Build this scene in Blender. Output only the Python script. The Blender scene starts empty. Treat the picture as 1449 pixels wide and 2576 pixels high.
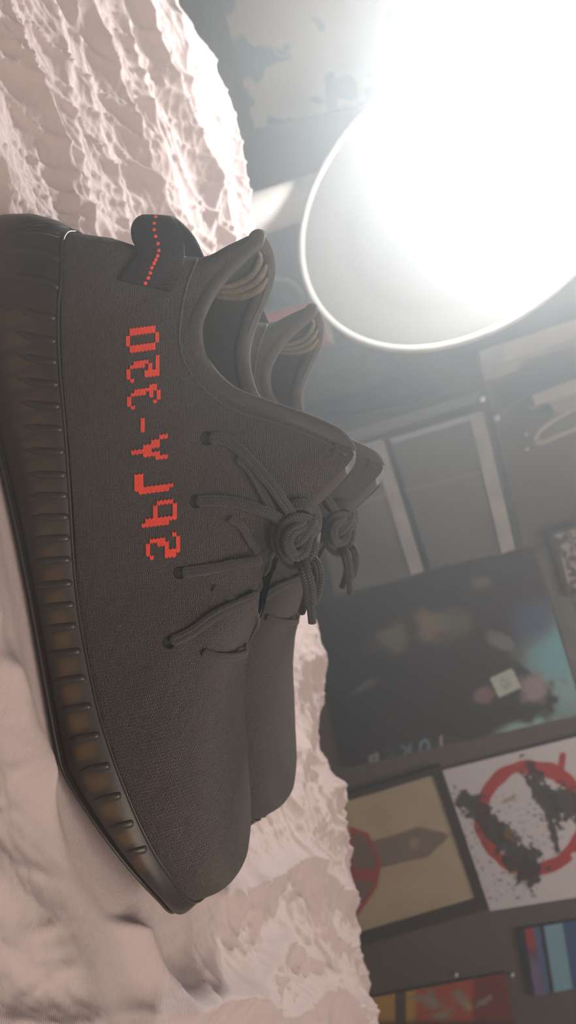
import bpy, bmesh, math, random
import numpy as np
from mathutils import Vector, Matrix
from mathutils.bvhtree import BVHTree

C = bpy.context.scene.collection
SC = bpy.context.scene
# ------------------------------------------------------------------ camera
FPX, CU, CV = 1910.0, 1288.0, 724.5
PITCH, ROLL, CAMZ = math.radians(13), math.radians(14), 0.76
_F = np.array([0, math.cos(PITCH), -math.sin(PITCH)])
_U = np.array([0, math.sin(PITCH), math.cos(PITCH)])
_R = np.array([1.0, 0, 0])
_R2 = _R * math.cos(ROLL) - _U * math.sin(ROLL)
_U2 = _U * math.cos(ROLL) + _R * math.sin(ROLL)
CAM = np.array([0, 0, CAMZ])
cd = bpy.data.cameras.new('camera')
cam = bpy.data.objects.new('camera', cd); C.objects.link(cam)
xa, ya, za = Vector(_U2), Vector(-_R2), Vector(-_F)
M4 = Matrix((xa, ya, za)).transposed().to_4x4(); M4.translation = Vector(CAM)
cam.matrix_world = M4
cd.sensor_fit = 'AUTO'; cd.sensor_width = 36; cd.lens = 36 * FPX / 2576
cd.clip_start = 0.02
cd.dof.use_dof = True; cd.dof.focus_distance = 0.335; cd.dof.aperture_fstop = 13.0
SC.camera = cam
# ------------------------------------------------------------------ world, exposure
W = bpy.data.worlds.new('world'); SC.world = W; W.use_nodes = True
wn = W.node_tree; wn.nodes.clear()
wo = wn.nodes.new('ShaderNodeOutputWorld'); wb = wn.nodes.new('ShaderNodeBackground')
wb.inputs[0].default_value = (0.5, 0.5, 0.5, 1); wb.inputs[1].default_value = 0.0
wn.links.new(wb.outputs[0], wo.inputs[0])
vs = wn.nodes.new('ShaderNodeVolumeScatter')          # scattering air added to imitate lens glare around the bulb
vs.inputs['Color'].default_value = (0.84, 0.95, 1, 1)
vs.inputs['Density'].default_value = 0.36
vs.inputs['Anisotropy'].default_value = 0.68
wn.links.new(vs.outputs[0], wo.inputs['Volume'])
SC.view_settings.view_transform = 'Standard'; SC.view_settings.look = 'None'
SC.view_settings.exposure = 0.0; SC.view_settings.gamma = 1.0
SC.view_settings.use_curve_mapping = False
cy = SC.cycles
cy.use_denoising = True; cy.max_bounces = 5; cy.diffuse_bounces = 3; cy.glossy_bounces = 2
cy.transmission_bounces = 4; cy.volume_bounces = 0; cy.sample_clamp_indirect = 3.0
cy.use_adaptive_sampling = False
def px(x, y, Y):
    """point on the vertical plane at distance Y seen at photo pixel (x, y)"""
    d = _F + (y - CU) / FPX * _R2 + (x - CV) / FPX * _U2
    return CAM + d * (Y / d[1])
def ray(x, y):
    d = _F + (y - CU) / FPX * _R2 + (x - CV) / FPX * _U2
    return d / np.linalg.norm(d)
BULB = px(1325, 215, .98)
def light(name, kind, loc, energy, color, size=0.1, rot=None):
    l = bpy.data.lights.new(name, kind); l.energy = energy; l.color = color
    if kind == 'AREA': l.size = size
    else: l.shadow_soft_size = size
    o = bpy.data.objects.new(name, l); o.location = loc
    if rot: o.rotation_euler = rot
    C.objects.link(o); return o
light('lamp_light', 'POINT', BULB, 86.0, (1.0, 0.985, 0.97), 0.03)
light('fill_light', 'AREA', (0.9, -0.9, 2.1), 52.0, (1.0, 0.88, 0.79), 1.2, (math.radians(35), 0, math.radians(25)))  # added fill from the camera side, no fixture behind it

light('wall_fill_light', 'AREA', (1.1, .75, 2.35), 30.0, (1.0, 0.93, 0.86), .5, (math.radians(64), 0, 0))  # added fill to brighten the posters on the back wall, no fixture

# ------------------------------------------------------------------ helpers
def tag(o, label, cat, group=None, kind=None):
    if label: o['label'] = label
    if cat: o['category'] = cat
    if group: o['group'] = group
    if kind: o['kind'] = kind
    return o
def thing(name, label, cat, loc=(0, 0, 0), group=None):
    o = bpy.data.objects.new(name, None); C.objects.link(o); o.location = loc
    o.empty_display_size = .02
    return tag(o, label, cat, group)
def mesh(name, verts, faces, mat, parent=None, smooth=True, uv=None, col=None):
    me = bpy.data.meshes.new(name)
    me.from_pydata([tuple(v) for v in verts], [], [tuple(f) for f in faces])
    if smooth: me.polygons.foreach_set('use_smooth', [True] * len(me.polygons))
    if uv is not None:
        l = me.uv_layers.new(name='UVMap'); idx = np.empty(len(me.loops), int)
        me.loops.foreach_get('vertex_index', idx)
        l.data.foreach_set('uv', np.asarray(uv, float)[idx].ravel())
    if col is not None:
        a = me.color_attributes.new('paint', 'FLOAT_COLOR', 'POINT')
        c = np.ones((len(verts), 4)); c[:, :3] = col; a.data.foreach_set('color', c.ravel())
    me.materials.append(mat); me.update()
    o = bpy.data.objects.new(name, me); C.objects.link(o)
    if parent is not None:
        o.parent = parent
        chain = Vector((0, 0, 0)); p = parent
        while p is not None: chain += p.location; p = p.parent
        o.location = -chain
    return o
def grid(n, m, close_m=False, off=0):
    f = []
    for i in range(n - 1):
        for j in range(m if close_m else m - 1):
            k = (j + 1) % m
            f.append((off + i * m + j, off + i * m + k, off + (i + 1) * m + k, off + (i + 1) * m + j))
    return f
def fixn(o):
    bm = bmesh.new(); bm.from_mesh(o.data)
    bmesh.ops.recalc_face_normals(bm, faces=bm.faces); bm.to_mesh(o.data); bm.free(); return o
def spline(pts, n):
    """Catmull-Rom through pts resampled evenly to n points"""
    P = np.asarray(pts, float)
    P = np.vstack([2 * P[0] - P[1], P, 2 * P[-1] - P[-2]])
    out = []
    for i in range(1, len(P) - 2):
        t = np.linspace(0, 1, 16, endpoint=False)[:, None]
        a, b, c, d = P[i - 1], P[i], P[i + 1], P[i + 2]
        out.append(.5 * ((2 * b) + (c - a) * t + (2 * a - 5 * b + 4 * c - d) * t ** 2 + (3 * b - a - 3 * c + d) * t ** 3))
    out = np.vstack(out + [P[-2][None]])
    s = np.r_[0, np.cumsum(np.linalg.norm(np.diff(out, axis=0), axis=1))]
    q = np.linspace(0, s[-1], n)
    return np.stack([np.interp(q, s, out[:, k]) for k in range(out.shape[1])], 1)
def smooth1(a, k=5):
    a = np.asarray(a, float); p = np.pad(a, k, mode='edge')
    w = np.hanning(2 * k + 1 + 2)[1:-1]; w /= w.sum()
    return np.convolve(p, w, 'valid')
def sstep(x, a, b):
    t = np.clip((x - a) / (b - a), 0, 1); return t * t * (3 - 2 * t)
def sweep(path, prof, up=None, caps=True, scale=None):
    """verts/faces/uv of a profile (k,2) swept along path (n,3); up (n,3) is the local normal"""
    path = np.asarray(path, float); n = len(path); prof = np.asarray(prof, float); k = len(prof)
    T = np.gradient(path, axis=0); T /= np.linalg.norm(T, axis=1)[:, None] + 1e-12
    if up is None: up = np.tile([0, 0, 1.0], (n, 1))
    up = np.asarray(up, float)
    if up.ndim == 1: up = np.tile(up, (n, 1))
    S = np.cross(T, up); S /= np.linalg.norm(S, axis=1)[:, None] + 1e-9
    N = np.cross(S, T)
    sc = np.ones(n) if scale is None else np.asarray(scale)
    V = path[:, None, :] + (S[:, None, :] * prof[None, :, 0, None] + N[:, None, :] * prof[None, :, 1, None]) * sc[:, None, None]
    s = np.r_[0, np.cumsum(np.linalg.norm(np.diff(path, axis=0), axis=1))]
    uv = np.stack([np.repeat(s[:, None], k, 1), np.repeat(np.arange(k)[None] / k, n, 0)], -1).reshape(-1, 2)
    f = grid(n, k, True)
    if caps: f += [tuple(range(k))[::-1], tuple((n - 1) * k + i for i in range(k))]
    return V.reshape(-1, 3), f, uv
def circ(r, k=12, ry=None):
    a = np.arange(k) / k * 2 * math.pi
    return np.stack([np.cos(a) * r, np.sin(a) * (ry or r)], 1)
class Geo:
    def __init__(s): s.v, s.f, s.u = [], [], []
    def add(s, v, f, uv=None):
        o = sum(len(a) for a in s.v); s.v.append(np.asarray(v, float))
        s.f += [tuple(i + o for i in q) for q in f]
        s.u.append(np.zeros((len(v), 2)) if uv is None else uv); return s
    def build(s, name, mat, parent=None, smooth=True):
        return mesh(name, np.vstack(s.v), s.f, mat, parent, smooth, np.vstack(s.u))

# numpy gradient noise
_rs = np.random.RandomState(7); _perm = _rs.permutation(512)
_ang = _rs.rand(512) * 2 * math.pi; _gx, _gy = np.cos(_ang), np.sin(_ang)
def noise2(x, y, seed=0):
    xi, yi = np.floor(x).astype(int), np.floor(y).astype(int); xf, yf = x - xi, y - yi
    def g(ix, iy, fx, fy):
        h = _perm[(_perm[(ix + seed * 37) % 512] + iy) % 512]; return _gx[h] * fx + _gy[h] * fy
    u, v = xf ** 3 * (xf * (xf * 6 - 15) + 10), yf ** 3 * (yf * (yf * 6 - 15) + 10)
    a = g(xi, yi, xf, yf) * (1 - u) + g(xi + 1, yi, xf - 1, yf) * u
    b = g(xi, yi + 1, xf, yf - 1) * (1 - u) + g(xi + 1, yi + 1, xf - 1, yf - 1) * u
    return (a * (1 - v) + b * v) * 1.5
def ridge(x, y, seed, k=1.0): return (1 - np.minimum(1, np.abs(noise2(x, y, seed)) * 2.4)) ** k

# ------------------------------------------------------------------ materials
def mat(name, color, rough=.6, bump=None, spec=.4, sheen=0, metal=0, var=0.0, vscale=40, emit=None, trans=0, sss=0, paint=False, coat=0):
    m = bpy.data.materials.new(name); m.use_nodes = True; nt = m.node_tree; b = nt.nodes['Principled BSDF']
    b.inputs['Base Color'].default_value = (*color, 1); b.inputs['Roughness'].default_value = rough
    b.inputs['Specular IOR Level'].default_value = spec; b.inputs['Metallic'].default_value = metal
    b.inputs['Sheen Weight'].default_value = sheen; b.inputs['Coat Weight'].default_value = coat
    b.inputs['Transmission Weight'].default_value = trans
    if emit: b.inputs['Emission Color'].default_value = (*emit[0], 1); b.inputs['Emission Strength'].default_value = emit[1]
    N = lambda t: nt.nodes.new('ShaderNode' + t)
    tc = N('TexCoord')
    if paint:
        a = N('VertexColor'); a.layer_name = 'paint'; nt.links.new(a.outputs[0], b.inputs['Base Color'])
    elif var:
        nz = N('TexNoise'); nz.inputs['Scale'].default_value = vscale; nz.inputs['Detail'].default_value = 5
        nt.links.new(tc.outputs['Object'], nz.inputs['Vector'])
        r = N('ValToRGB'); r.color_ramp.elements[0].position = .3; r.color_ramp.elements[1].position = .7
        r.color_ramp.elements[0].color = (*[c * (1 - var) for c in color], 1)
        r.color_ramp.elements[1].color = (*[min(1, c * (1 + var)) for c in color], 1)
        nt.links.new(nz.outputs[0], r.inputs[0]); nt.links.new(r.outputs[0], b.inputs['Base Color'])
    if bump: bump(nt, b, N, tc)
    return m
def mth(nt, N, op, a, b=None):
    n = N('Math'); n.operation = op
    for i, v in enumerate((a, b)):
        if v is None: continue
        if isinstance(v, (int, float)): n.inputs[i].default_value = v
        else: nt.links.new(v, n.inputs[i])
    return n.outputs[0]
def bump_out(nt, b, N, h, dist, strength=1.0):
    bp = N('Bump'); bp.inputs['Distance'].default_value = dist; bp.inputs['Strength'].default_value = strength
    nt.links.new(h, bp.inputs['Height']); nt.links.new(bp.outputs[0], b.inputs['Normal'])
def bump_noise(scale, dist, detail=4):
    def f(nt, b, N, tc):
        nz = N('TexNoise'); nz.inputs['Scale'].default_value = scale; nz.inputs['Detail'].default_value = detail
        nt.links.new(tc.outputs['Object'], nz.inputs['Vector']); bump_out(nt, b, N, nz.outputs[0], dist)
    return f
def bump_knit(p=.00175, q=.0015, dist=.0015, colour=(.1, .09, .08)):
    def f(nt, b, N, tc):
        w = N('TexNoise'); w.inputs['Scale'].default_value = 160; w.inputs['Detail'].default_value = 2
        nt.links.new(tc.outputs['Object'], w.inputs['Vector'])
        sp = N('SeparateXYZ'); nt.links.new(tc.outputs['UV'], sp.inputs[0])
        wob = mth(nt, N, 'MULTIPLY', mth(nt, N, 'SUBTRACT', w.outputs[0], .5), .0022)
        u = mth(nt, N, 'ADD', sp.outputs[0], wob); v = mth(nt, N, 'ADD', sp.outputs[1], wob)
        fr = mth(nt, N, 'ABSOLUTE', mth(nt, N, 'SUBTRACT', mth(nt, N, 'FRACT', mth(nt, N, 'DIVIDE', v, p)), .5))
        ph = mth(nt, N, 'SUBTRACT', mth(nt, N, 'DIVIDE', u, q), mth(nt, N, 'MULTIPLY', fr, 1.3))
        s1 = mth(nt, N, 'ABSOLUTE', mth(nt, N, 'SINE', mth(nt, N, 'MULTIPLY', ph, math.pi)))
        s2 = mth(nt, N, 'ABSOLUTE', mth(nt, N, 'SINE', mth(nt, N, 'MULTIPLY', mth(nt, N, 'DIVIDE', v, p), 2 * math.pi)))
        nz = N('TexNoise'); nz.inputs['Scale'].default_value = 900; nz.inputs['Detail'].default_value = 3
        nt.links.new(tc.outputs['Object'], nz.inputs['Vector'])
        h = mth(nt, N, 'ADD', mth(nt, N, 'MULTIPLY', mth(nt, N, 'POWER', mth(nt, N, 'MULTIPLY', s1, s2), .6), .75), mth(nt, N, 'MULTIPLY', nz.outputs[0], .9))
        n2 = N('TexNoise'); n2.inputs['Scale'].default_value = 330; n2.inputs['Detail'].default_value = 2
        nt.links.new(tc.outputs['Object'], n2.inputs['Vector'])
        h = mth(nt, N, 'ADD', h, mth(nt, N, 'MULTIPLY', n2.outputs[0], .8))
        bump_out(nt, b, N, h, dist)
        r = N('ValToRGB'); r.color_ramp.elements[0].position = .6; r.color_ramp.elements[1].position = 1.0
        r.color_ramp.elements[0].color = (*[c * .35 for c in colour], 1)
        r.color_ramp.elements[1].color = (*[c * 1.9 for c in colour], 1)
        nt.links.new(h, r.inputs[0]); nt.links.new(r.outputs[0], b.inputs['Base Color'])
    return f
def bump_braid(q, dist):
    def f(nt, b, N, tc):
        sp = N('SeparateXYZ'); nt.links.new(tc.outputs['UV'], sp.inputs[0])
        a = mth(nt, N, 'ABSOLUTE', mth(nt, N, 'SUBTRACT', mth(nt, N, 'FRACT', mth(nt, N, 'MULTIPLY', sp.outputs[1], 8)), .5))
        ph = mth(nt, N, 'ADD', mth(nt, N, 'DIVIDE', sp.outputs[0], q), mth(nt, N, 'MULTIPLY', a, 1.2))
        h = mth(nt, N, 'ABSOLUTE', mth(nt, N, 'SINE', mth(nt, N, 'MULTIPLY', ph, math.pi)))
        h = mth(nt, N, 'MULTIPLY', h, mth(nt, N, 'ADD', a, .4))
        bump_out(nt, b, N, h, dist)
    return f
def bump_rib(q, dist):
    def f(nt, b, N, tc):
        sp = N('SeparateXYZ'); nt.links.new(tc.outputs['UV'], sp.inputs[0])
        h = mth(nt, N, 'ABSOLUTE', mth(nt, N, 'SINE', mth(nt, N, 'MULTIPLY', mth(nt, N, 'DIVIDE', sp.outputs[0], q), math.pi)))
        g = mth(nt, N, 'ABSOLUTE', mth(nt, N, 'SINE', mth(nt, N, 'MULTIPLY', mth(nt, N, 'DIVIDE', sp.outputs[1], q * .7), math.pi)))
        bump_out(nt, b, N, mth(nt, N, 'ADD', h, mth(nt, N, 'MULTIPLY', g, .5)), dist)
    return f
def bump_weave(nt, b, N, tc):
    wv = N('TexWave'); wv.inputs['Scale'].default_value = 420; wv.inputs['Distortion'].default_value = 1.5
    wv.bands_direction = 'DIAGONAL'; nt.links.new(tc.outputs['Object'], wv.inputs['Vector'])
    nz = N('TexNoise'); nz.inputs['Scale'].default_value = 230; nz.inputs['Detail'].default_value = 5
    nt.links.new(tc.outputs['Object'], nz.inputs['Vector'])
    bump_out(nt, b, N, mth(nt, N, 'ADD', mth(nt, N, 'MULTIPLY', wv.outputs[1], .18), nz.outputs[0]), .0006)
M = {}
M['knit'] = mat('black_knit', (.1, .09, .08), .95, bump_knit(colour=(.062, .053, .047)), spec=.15, sheen=.15)
M['lining'] = mat('grey_lining', (.06, .06, .058), .85, bump_noise(700, .0004), spec=.2, sheen=.3)
M['binding'] = mat('collar_binding', (.11, .095, .085), .75, bump_rib(.0007, .0002), spec=.3, sheen=.3)
M['tonguecloth'] = mat('tongue_cloth', (.055, .048, .043), .85, bump_noise(900, .0004), spec=.2, sheen=.2)
M['tab'] = mat('tab_webbing', (.05, .048, .047), .8, bump_rib(.0013, .0005), spec=.25)
M['lace'] = mat('lace_cord', (.058, .054, .051), .5, bump_braid(.0012, .0005), spec=.4, sheen=.2)
M['dark'] = mat('dark_hole', (.02, .02, .02), .9)
M['red'] = mat('red_yarn', (.95, .09, .05), .8, bump_noise(1500, .0003), spec=.2)
M['gold'] = mat('gold_grey_stripe', (.22, .19, .13), .5, bump_noise(1600, .0002), spec=.5, var=.25, vscale=700)
M['sole'] = mat('smoked_rubber', (.05, .04, .03), .38, bump_noise(300, .0001), spec=.35, paint=True)
M['rib'] = mat('smoked_rubber_rib', (.044, .038, .033), .33, spec=.4)
M['duvet'] = mat('pink_cotton', (.55, .465, .455), .85, bump_weave, spec=.2, sheen=.25)
M['paint'] = mat('printed_paper', (.5, .5, .5), .45, spec=.4, paint=True)
M['wall'] = mat('dark_wall_paint', (.13, .105, .092), .7, bump_noise(90, .002), var=.12, vscale=6)
M['room'] = mat('plain_wall_paint', (.25, .22, .2), .8, bump_noise(60, .002))
M['floor'] = mat('brown_floor', (.12, .08, .06), .6, bump_noise(30, .002), var=.3, vscale=8)
M['greywood'] = mat('grey_wood', (.17, .17, .16), .7, bump_noise(60, .002), var=.25, vscale=25)
M['white'] = mat('white_enamel', (.75, .75, .72), .5, bump_noise(60, .0006), var=.03)
M['cab'] = mat('cabinet_black', (.045, .045, .045), .5)
M['plastic'] = mat('smoky_plastic_front', (.13, .125, .12), .35, var=.15, vscale=6, coat=.3)
M['rim'] = mat('pale_plastic_rim', (.36, .36, .34), .4, var=.2, vscale=20)
M['rimblue'] = mat('lilac_plastic_rim', (.34, .36, .44), .4)
M['beige'] = mat('beige_board', (.42, .36, .29), .6, var=.1, vscale=15)
M['beige2'] = mat('grey_beige_board', (.26, .24, .20), .6, var=.1, vscale=15)
M['redbox'] = mat('red_card', (.5, .06, .06), .6)
M['blackframe'] = mat('dark_brown_frame', (.05, .035, .03), .45)
M['chrome'] = mat('pale_metal', (.8, .8, .78), .3, metal=.4)
M['bulb'] = mat('glowing_bulb', (1, 1, 1), .4, emit=((1, .98, .95), 60))

# ------------------------------------------------------------------ room shell
def box(name, lo, hi, m, parent=None, kind=None):
    x0, y0, z0 = lo; x1, y1, z1 = hi
    v = [(x0, y0, z0), (x1, y0, z0), (x1, y1, z0), (x0, y1, z0), (x0, y0, z1), (x1, y0, z1), (x1, y1, z1), (x0, y1, z1)]
    f = [(0, 3, 2, 1), (4, 5, 6, 7), (0, 1, 5, 4), (1, 2, 6, 5), (2, 3, 7, 6), (3, 0, 4, 7)]
    o = mesh(name, v, f, m, parent, smooth=False)
    if kind: o['kind'] = kind
    return o
YW = 1.90
box('wall_back', (-2.2, YW, 0), (2.4, YW + .1, 2.5), M['wall'], kind='structure')
box('wall_left', (-2.3, -1.6, 0), (-2.2, YW + .1, 2.5), M['room'], kind='structure')
box('wall_right', (2.4, -1.6, 0), (2.5, YW + .1, 2.5), M['room'], kind='structure')
box('wall_front', (-2.2, -1.7, 0), (2.4, -1.6, 2.5), M['room'], kind='structure')
box('floor', (-2.2, -1.6, -.1), (2.4, YW, 0), M['floor'], kind='structure')
box('ceiling', (-2.2, -1.6, 2.5), (2.4, YW, 2.6), M['room'], kind='structure')

# ------------------------------------------------------------------ duvet
ZB = CAMZ - .209
def unpx(P):
    d = np.asarray(P) - CAM; z = d @ _F
    return CV + FPX * (d @ _U2) / z, CU + FPX * (d @ _R2) / z
EX0, EY0, ESL = -.45, .80, .24
def yedge(X): return EY0 + ESL * (X - EX0)
def edge_pt(x, y):
    d = ray(x, y); t = (EY0 - ESL * EX0) / (d[1] - ESL * d[0])
    P = CAM + d * t; return P
_e = [edge_pt(*p) for p in [(330, -250), (430, 0), (520, 110), (562, 220), (585, 350), (602, 440), (632, 560), (640, 700), (650, 1000), (690, 1300), (735, 1440), (800, 1520), (822, 1600), (800, 1680), (828, 1740), (805, 1850), (850, 1960), (855, 2060), (880, 2140), (890, 2240), (895, 2330), (915, 2420), (930, 2576), (980, 2850)]]
_ex = np.array([p[0] for p in _e]); _ez = np.array([p[2] for p in _e]); _exs = np.linspace(_ex[0], _ex[-1], 200); _ezs = smooth1(np.interp(_exs, _ex, _ez), 4)
def duvet_z(X, Y):
    ye = yedge(X); ze = np.interp(X, _exs, _ezs)
    t = sstep(Y, ye - .42, ye + .0)
    z = ZB + (ze - ZB) * t
    # region weights: calm under the shoes
    shoe = sstep(X, -.20, -.15) * (1 - sstep(X, .19, .25)) * sstep(Y, .27, .31) * (1 - sstep(Y, .50, .56))
    left = 1 - sstep(X, -.2, -.08)
    right = sstep(X, .12, .22)
    # coordinates along / across the bed edge
    a = (X + (Y - .6) * .26); b = Y - .26 * (X + .45)
    wx = noise2(a * 6, b * 6, 3) * .03
    wy = noise2(a * 14 + 7, b * 14, 4) * .008
    lf = ridge(a * 1.0 + 1.3, (b + wx * .8) * 8 - a * 1.8, 1, 1.8) * .0175 + ridge(a * 1.7 + 4, (b + wx * .7) * 18 + a * 3, 2, 2.0) * .0065
    dg = ridge((a + b) * 4 + 3, (a - b * .9 + wy) * 20, 5, 4) * .0045 + ridge((a * .7 + b) * 6, (a - b * .5 + wy) * 38, 6, 5) * .0030
    fc = ridge(a * 2 + 2, (b - a * .9 + wx) * 6, 8, 2.0) * .016 + ridge((a + b) * 2.6, (b - a * .5 + wy) * 10, 9, 2.6) * .010
    fc = fc + ridge((a - b) * 3.4, (b + a * .8 + wy) * 9, 14, 3.5) * .008 + ridge(a * 9, (b * 1.2 + a * .2 + wy) * 30, 16, 4) * .003
    fine = noise2(a * 60, b * 90, 11) * .0004 + ridge((a + .5 * b) * 12, (b - .3 * a) * 80, 12, 4) * .0011 + ridge((a - .5 * b) * 14, (b + .6 * a) * 90, 13, 5) * .0010
    w = lf * (.15 + .85 * left) + dg * (.45 + .55 * left) + fc * (.12 + .88 * right) + fine - .008
    z = z + w * (1 - shoe)
    # puffed fold in front of the toe and along the near side of the sole
    for (pts, hgt, wid) in FOLDS:
        P = np.asarray(pts); dmin = np.full(X.shape, 9.0); hh = np.zeros(X.shape)
        for i in range(len(P) - 1):
            ax, ay, bx, by = *P[i][:2], *P[i + 1][:2]; L = (bx - ax) ** 2 + (by - ay) ** 2
            q = np.clip(((X - ax) * (bx - ax) + (Y - ay) * (by - ay)) / L, 0, 1)
            dd = np.hypot(X - ax - q * (bx - ax), Y - ay - q * (by - ay)); dmin = np.minimum(dmin, dd)
        z = z + hgt * np.exp(-(dmin / wid) ** 2) * (1 + .35 * noise2(X * 40, Y * 40, 15))
    xb0 = px(210, 594, .36)[0]; ln0 = px(512, 2243, .36)[0] - xb0
    for dx, dy, yaw in ((0, 0, 0), (.008, .120, -4.5)):
        ox, oy = px(100, 1300, .36)[:2]
        c_, s_ = math.cos(math.radians(yaw)), math.sin(math.radians(yaw))
        ux, uy = X - ox - dx, Y - oy - dy
        lx, ly = ux * c_ + uy * s_ + ox, -ux * s_ + uy * c_ + oy
        t_ = (lx - xb0) / ln0
        w_ = np.interp(t_, [-.14, 0, .055, .2, .5, .75, .87, .965, 1.0, 1.03], [.012, .024, .032, .037, .040, .050, .047, .030, .014, 0])
        m_ = (1 - sstep(np.abs(ly - .36), w_ + .002, w_ + .012)) * sstep(t_, -.19, -.14) * (1 - sstep(t_, 1.02, 1.05))
        z = z * (1 - m_) + (ZB - .001) * m_
    return z
def gpt(x, y, z=None):
    d = ray(x, y); t = ((ZB if z is None else z) - CAMZ) / d[2]; return (CAM + d * t)[:2]
FOLDS = [([gpt(10, 1700), gpt(95, 1930), gpt(215, 2110), gpt(310, 2280), gpt(390, 2480), gpt(430, 2700)], .009, .010),
         ([gpt(-60, 1200), gpt(-40, 1450), gpt(-30, 1650)], .007, .010),
         ([gpt(-60, 2150), gpt(90, 2300), gpt(200, 2500)], .006, .012),
         ([gpt(620, 2576), gpt(700, 2400), gpt(720, 2250)], .008, .012)]
nx, ny = 900, 560
xs = np.linspace(-.75, 1.15, nx); vs_ = np.linspace(0, 1, ny)
Xg, Vg = np.meshgrid(xs, vs_, indexing='ij')
Y0 = .10
Yg = Y0 + (yedge(Xg) - Y0) * Vg
Zg = duvet_z(Xg, Yg)
# rounding of the edge, then the drape down to the floor
rnd = sstep(Vg, .965, 1.0); Zg = Zg - rnd ** 2 * .010
V = np.stack([Xg, Yg, Zg], -1)
nd = 46; dr = []
for k in range(1, nd + 1):
    s = k / nd
    ye = yedge(xs); z1 = Zg[:, -1]
    out = .018 * math.sin(min(1, s * 8) * math.pi / 2) + .03 * s + .02 * np.array(noise2(xs * 9, np.full(nx, s * 1.2), 21)) * min(1, s * 5)
    dr.append(np.stack([xs - out * .25, ye + out, z1 * (1 - s) ** 1.0 + .004 * s], -1)[:, None, :])
V = np.concatenate([V] + dr, 1); m_ = V.shape[1]
ii, jj = np.meshgrid(np.arange(nx - 1), np.arange(m_ - 1), indexing='ij'); q = (ii * m_ + jj).ravel()
F = np.stack([q, q + m_, q + m_ + 1, q + 1], 1)
def fastmesh(name, V, F, m, uv=None):
    me = bpy.data.meshes.new(name); V = np.ascontiguousarray(V.reshape(-1, 3), dtype=np.float32)
    me.vertices.add(len(V)); me.vertices.foreach_set('co', V.ravel())
    me.loops.add(F.size); me.loops.foreach_set('vertex_index', F.ravel().astype(np.int32))
    me.polygons.add(len(F)); me.polygons.foreach_set('loop_start', np.arange(0, F.size, 4, dtype=np.int32))
    me.polygons.foreach_set('use_smooth', [True] * len(F)); me.update(calc_edges=True); me.materials.append(m)
    o = bpy.data.objects.new(name, me); C.objects.link(o); return o
duv = fastmesh('duvet', V, F, M['duvet'])
tag(duv, 'crumpled pale pink duvet spread under both black sneakers', 'duvet')

# ------------------------------------------------------------------ sneaker
YC = .36
shoe = thing('sneaker', 'nearer black knit sneaker with red lettering along its side', 'shoe', tuple(px(100, 1300, YC)[:2]) + (ZB,), 'pair of black sneakers')
def onplane(pts, Y=None): return np.array([px(p[0], p[1], YC if Y is None else Y) for p in pts])
seam_px = [(158, 700), (153, 780), (154, 860), (158, 950), (164, 1020), (172, 1100), (179, 1200), (185, 1300), (190, 1400), (195, 1480), (205, 1580), (223, 1680), (245, 1790), (275, 1890), (310, 1985), (338, 2050), (366, 2110), (400, 2168), (436, 2213)]
XB, XT = px(210, 594, YC)[0], px(512, 2243, YC)[0]
LEN = XT - XB
outl = spline([(0, 0), (.004, .010), (.02, .021), (.055, .029), (.11, .0325), (.22, .033), (.36, .033), (.5, .036), (.62, .041), (.72, .045), (.80, .0455), (.87, .042), (.925, .035), (.965, .0245), (.99, .012), (1, 0)], 700)
_s = np.r_[0, np.cumsum(np.hypot(np.diff(outl[:, 0] * LEN), np.diff(outl[:, 1])))]
NS = 190
_q = np.linspace(0, _s[-1], NS)
Tn, Wn = np.interp(_q, _s, outl[:, 0]), np.interp(_q, _s, outl[:, 1]); Wn[0] = Wn[-1] = 0
def wof(X): return np.interp((X - XB) / LEN, Tn, Wn)
def fit(pts, off):
    out = []
    for p in pts:
        Y = YC
        for _ in range(8): Y = YC + off(px(p[0], p[1], Y)[0])
        out.append(px(p[0], p[1], Y))
    return np.array(out)
sm = fit(seam_px, lambda X: -wof(X))
ends = onplane([(206, 594)]), onplane([(512, 2243)])
sX = np.r_[ends[0][:, 0], sm[:, 0], ends[1][:, 0]]; sZ = np.r_[ends[0][:, 2], sm[:, 2], ends[1][:, 2]]
ZS = smooth1(np.interp(XB + Tn * LEN, sX, sZ), 7)
# back silhouette by height
bk = onplane([(206, 593), (250, 600), (300, 607), (345, 622), (400, 641), (460, 649), (510, 652), (540, 644), (580, 619), (620, 598), (650, 588)])
def xback(z): return np.interp(z, bk[:, 2], bk[:, 0])
def xfront(z): return np.full(np.shape(z), XT) + .0015
wc = lambda X: np.interp(X, [XB, XB + .012, XB + .04, XB + .10, XB + .13, XB + .17, XB + .20], [.002, .010, .022, .028, .025, .016, .010])
near_px = [(618, 606), (570, 634), (530, 675), (500, 735), (482, 800), (479, 850), (490, 900), (522, 945), (565, 985), (622, 1012), (680, 1032), (740, 1052), (800, 1075), (855, 1102), (893, 1128), (893, 1142), (850, 1190), (800, 1240), (745, 1300), (700, 1360), (665, 1420), (650, 1480), (640, 1560), (612, 1625), (592, 1700), (586, 1780), (586, 1860), (591, 1940), (596, 2020), (601, 2090), (604, 2130), (602, 2165), (600, 2200), (575, 2234), (540, 2250)]
far_px = [(662, 612), (684, 650), (690, 700), (668, 755), (640, 805), (621, 850), (613, 900), (620, 950), (635, 1000), (665, 1040), (720, 1070), (800, 1100), (880, 1135)]
nt_ = fit(near_px[:22], lambda X: -wc(X))
nt2 = fit(near_px[22:], lambda X: -.010)
ft_ = fit(far_px, lambda X: +wc(X))
pk = onplane([(650, 588)])
def t_of(P): return (P[:, 0] - xback(P[:, 2])) / (xfront(P[:, 2]) - xback(P[:, 2]))
nearP = np.vstack([pk, nt_, nt2]); farP = np.vstack([pk, ft_])
tn, tf = t_of(nearP), t_of(farP); tn[0] = tf[0] = 0
tn, zn = np.maximum.accumulate(tn), nearP[:, 2]
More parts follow.
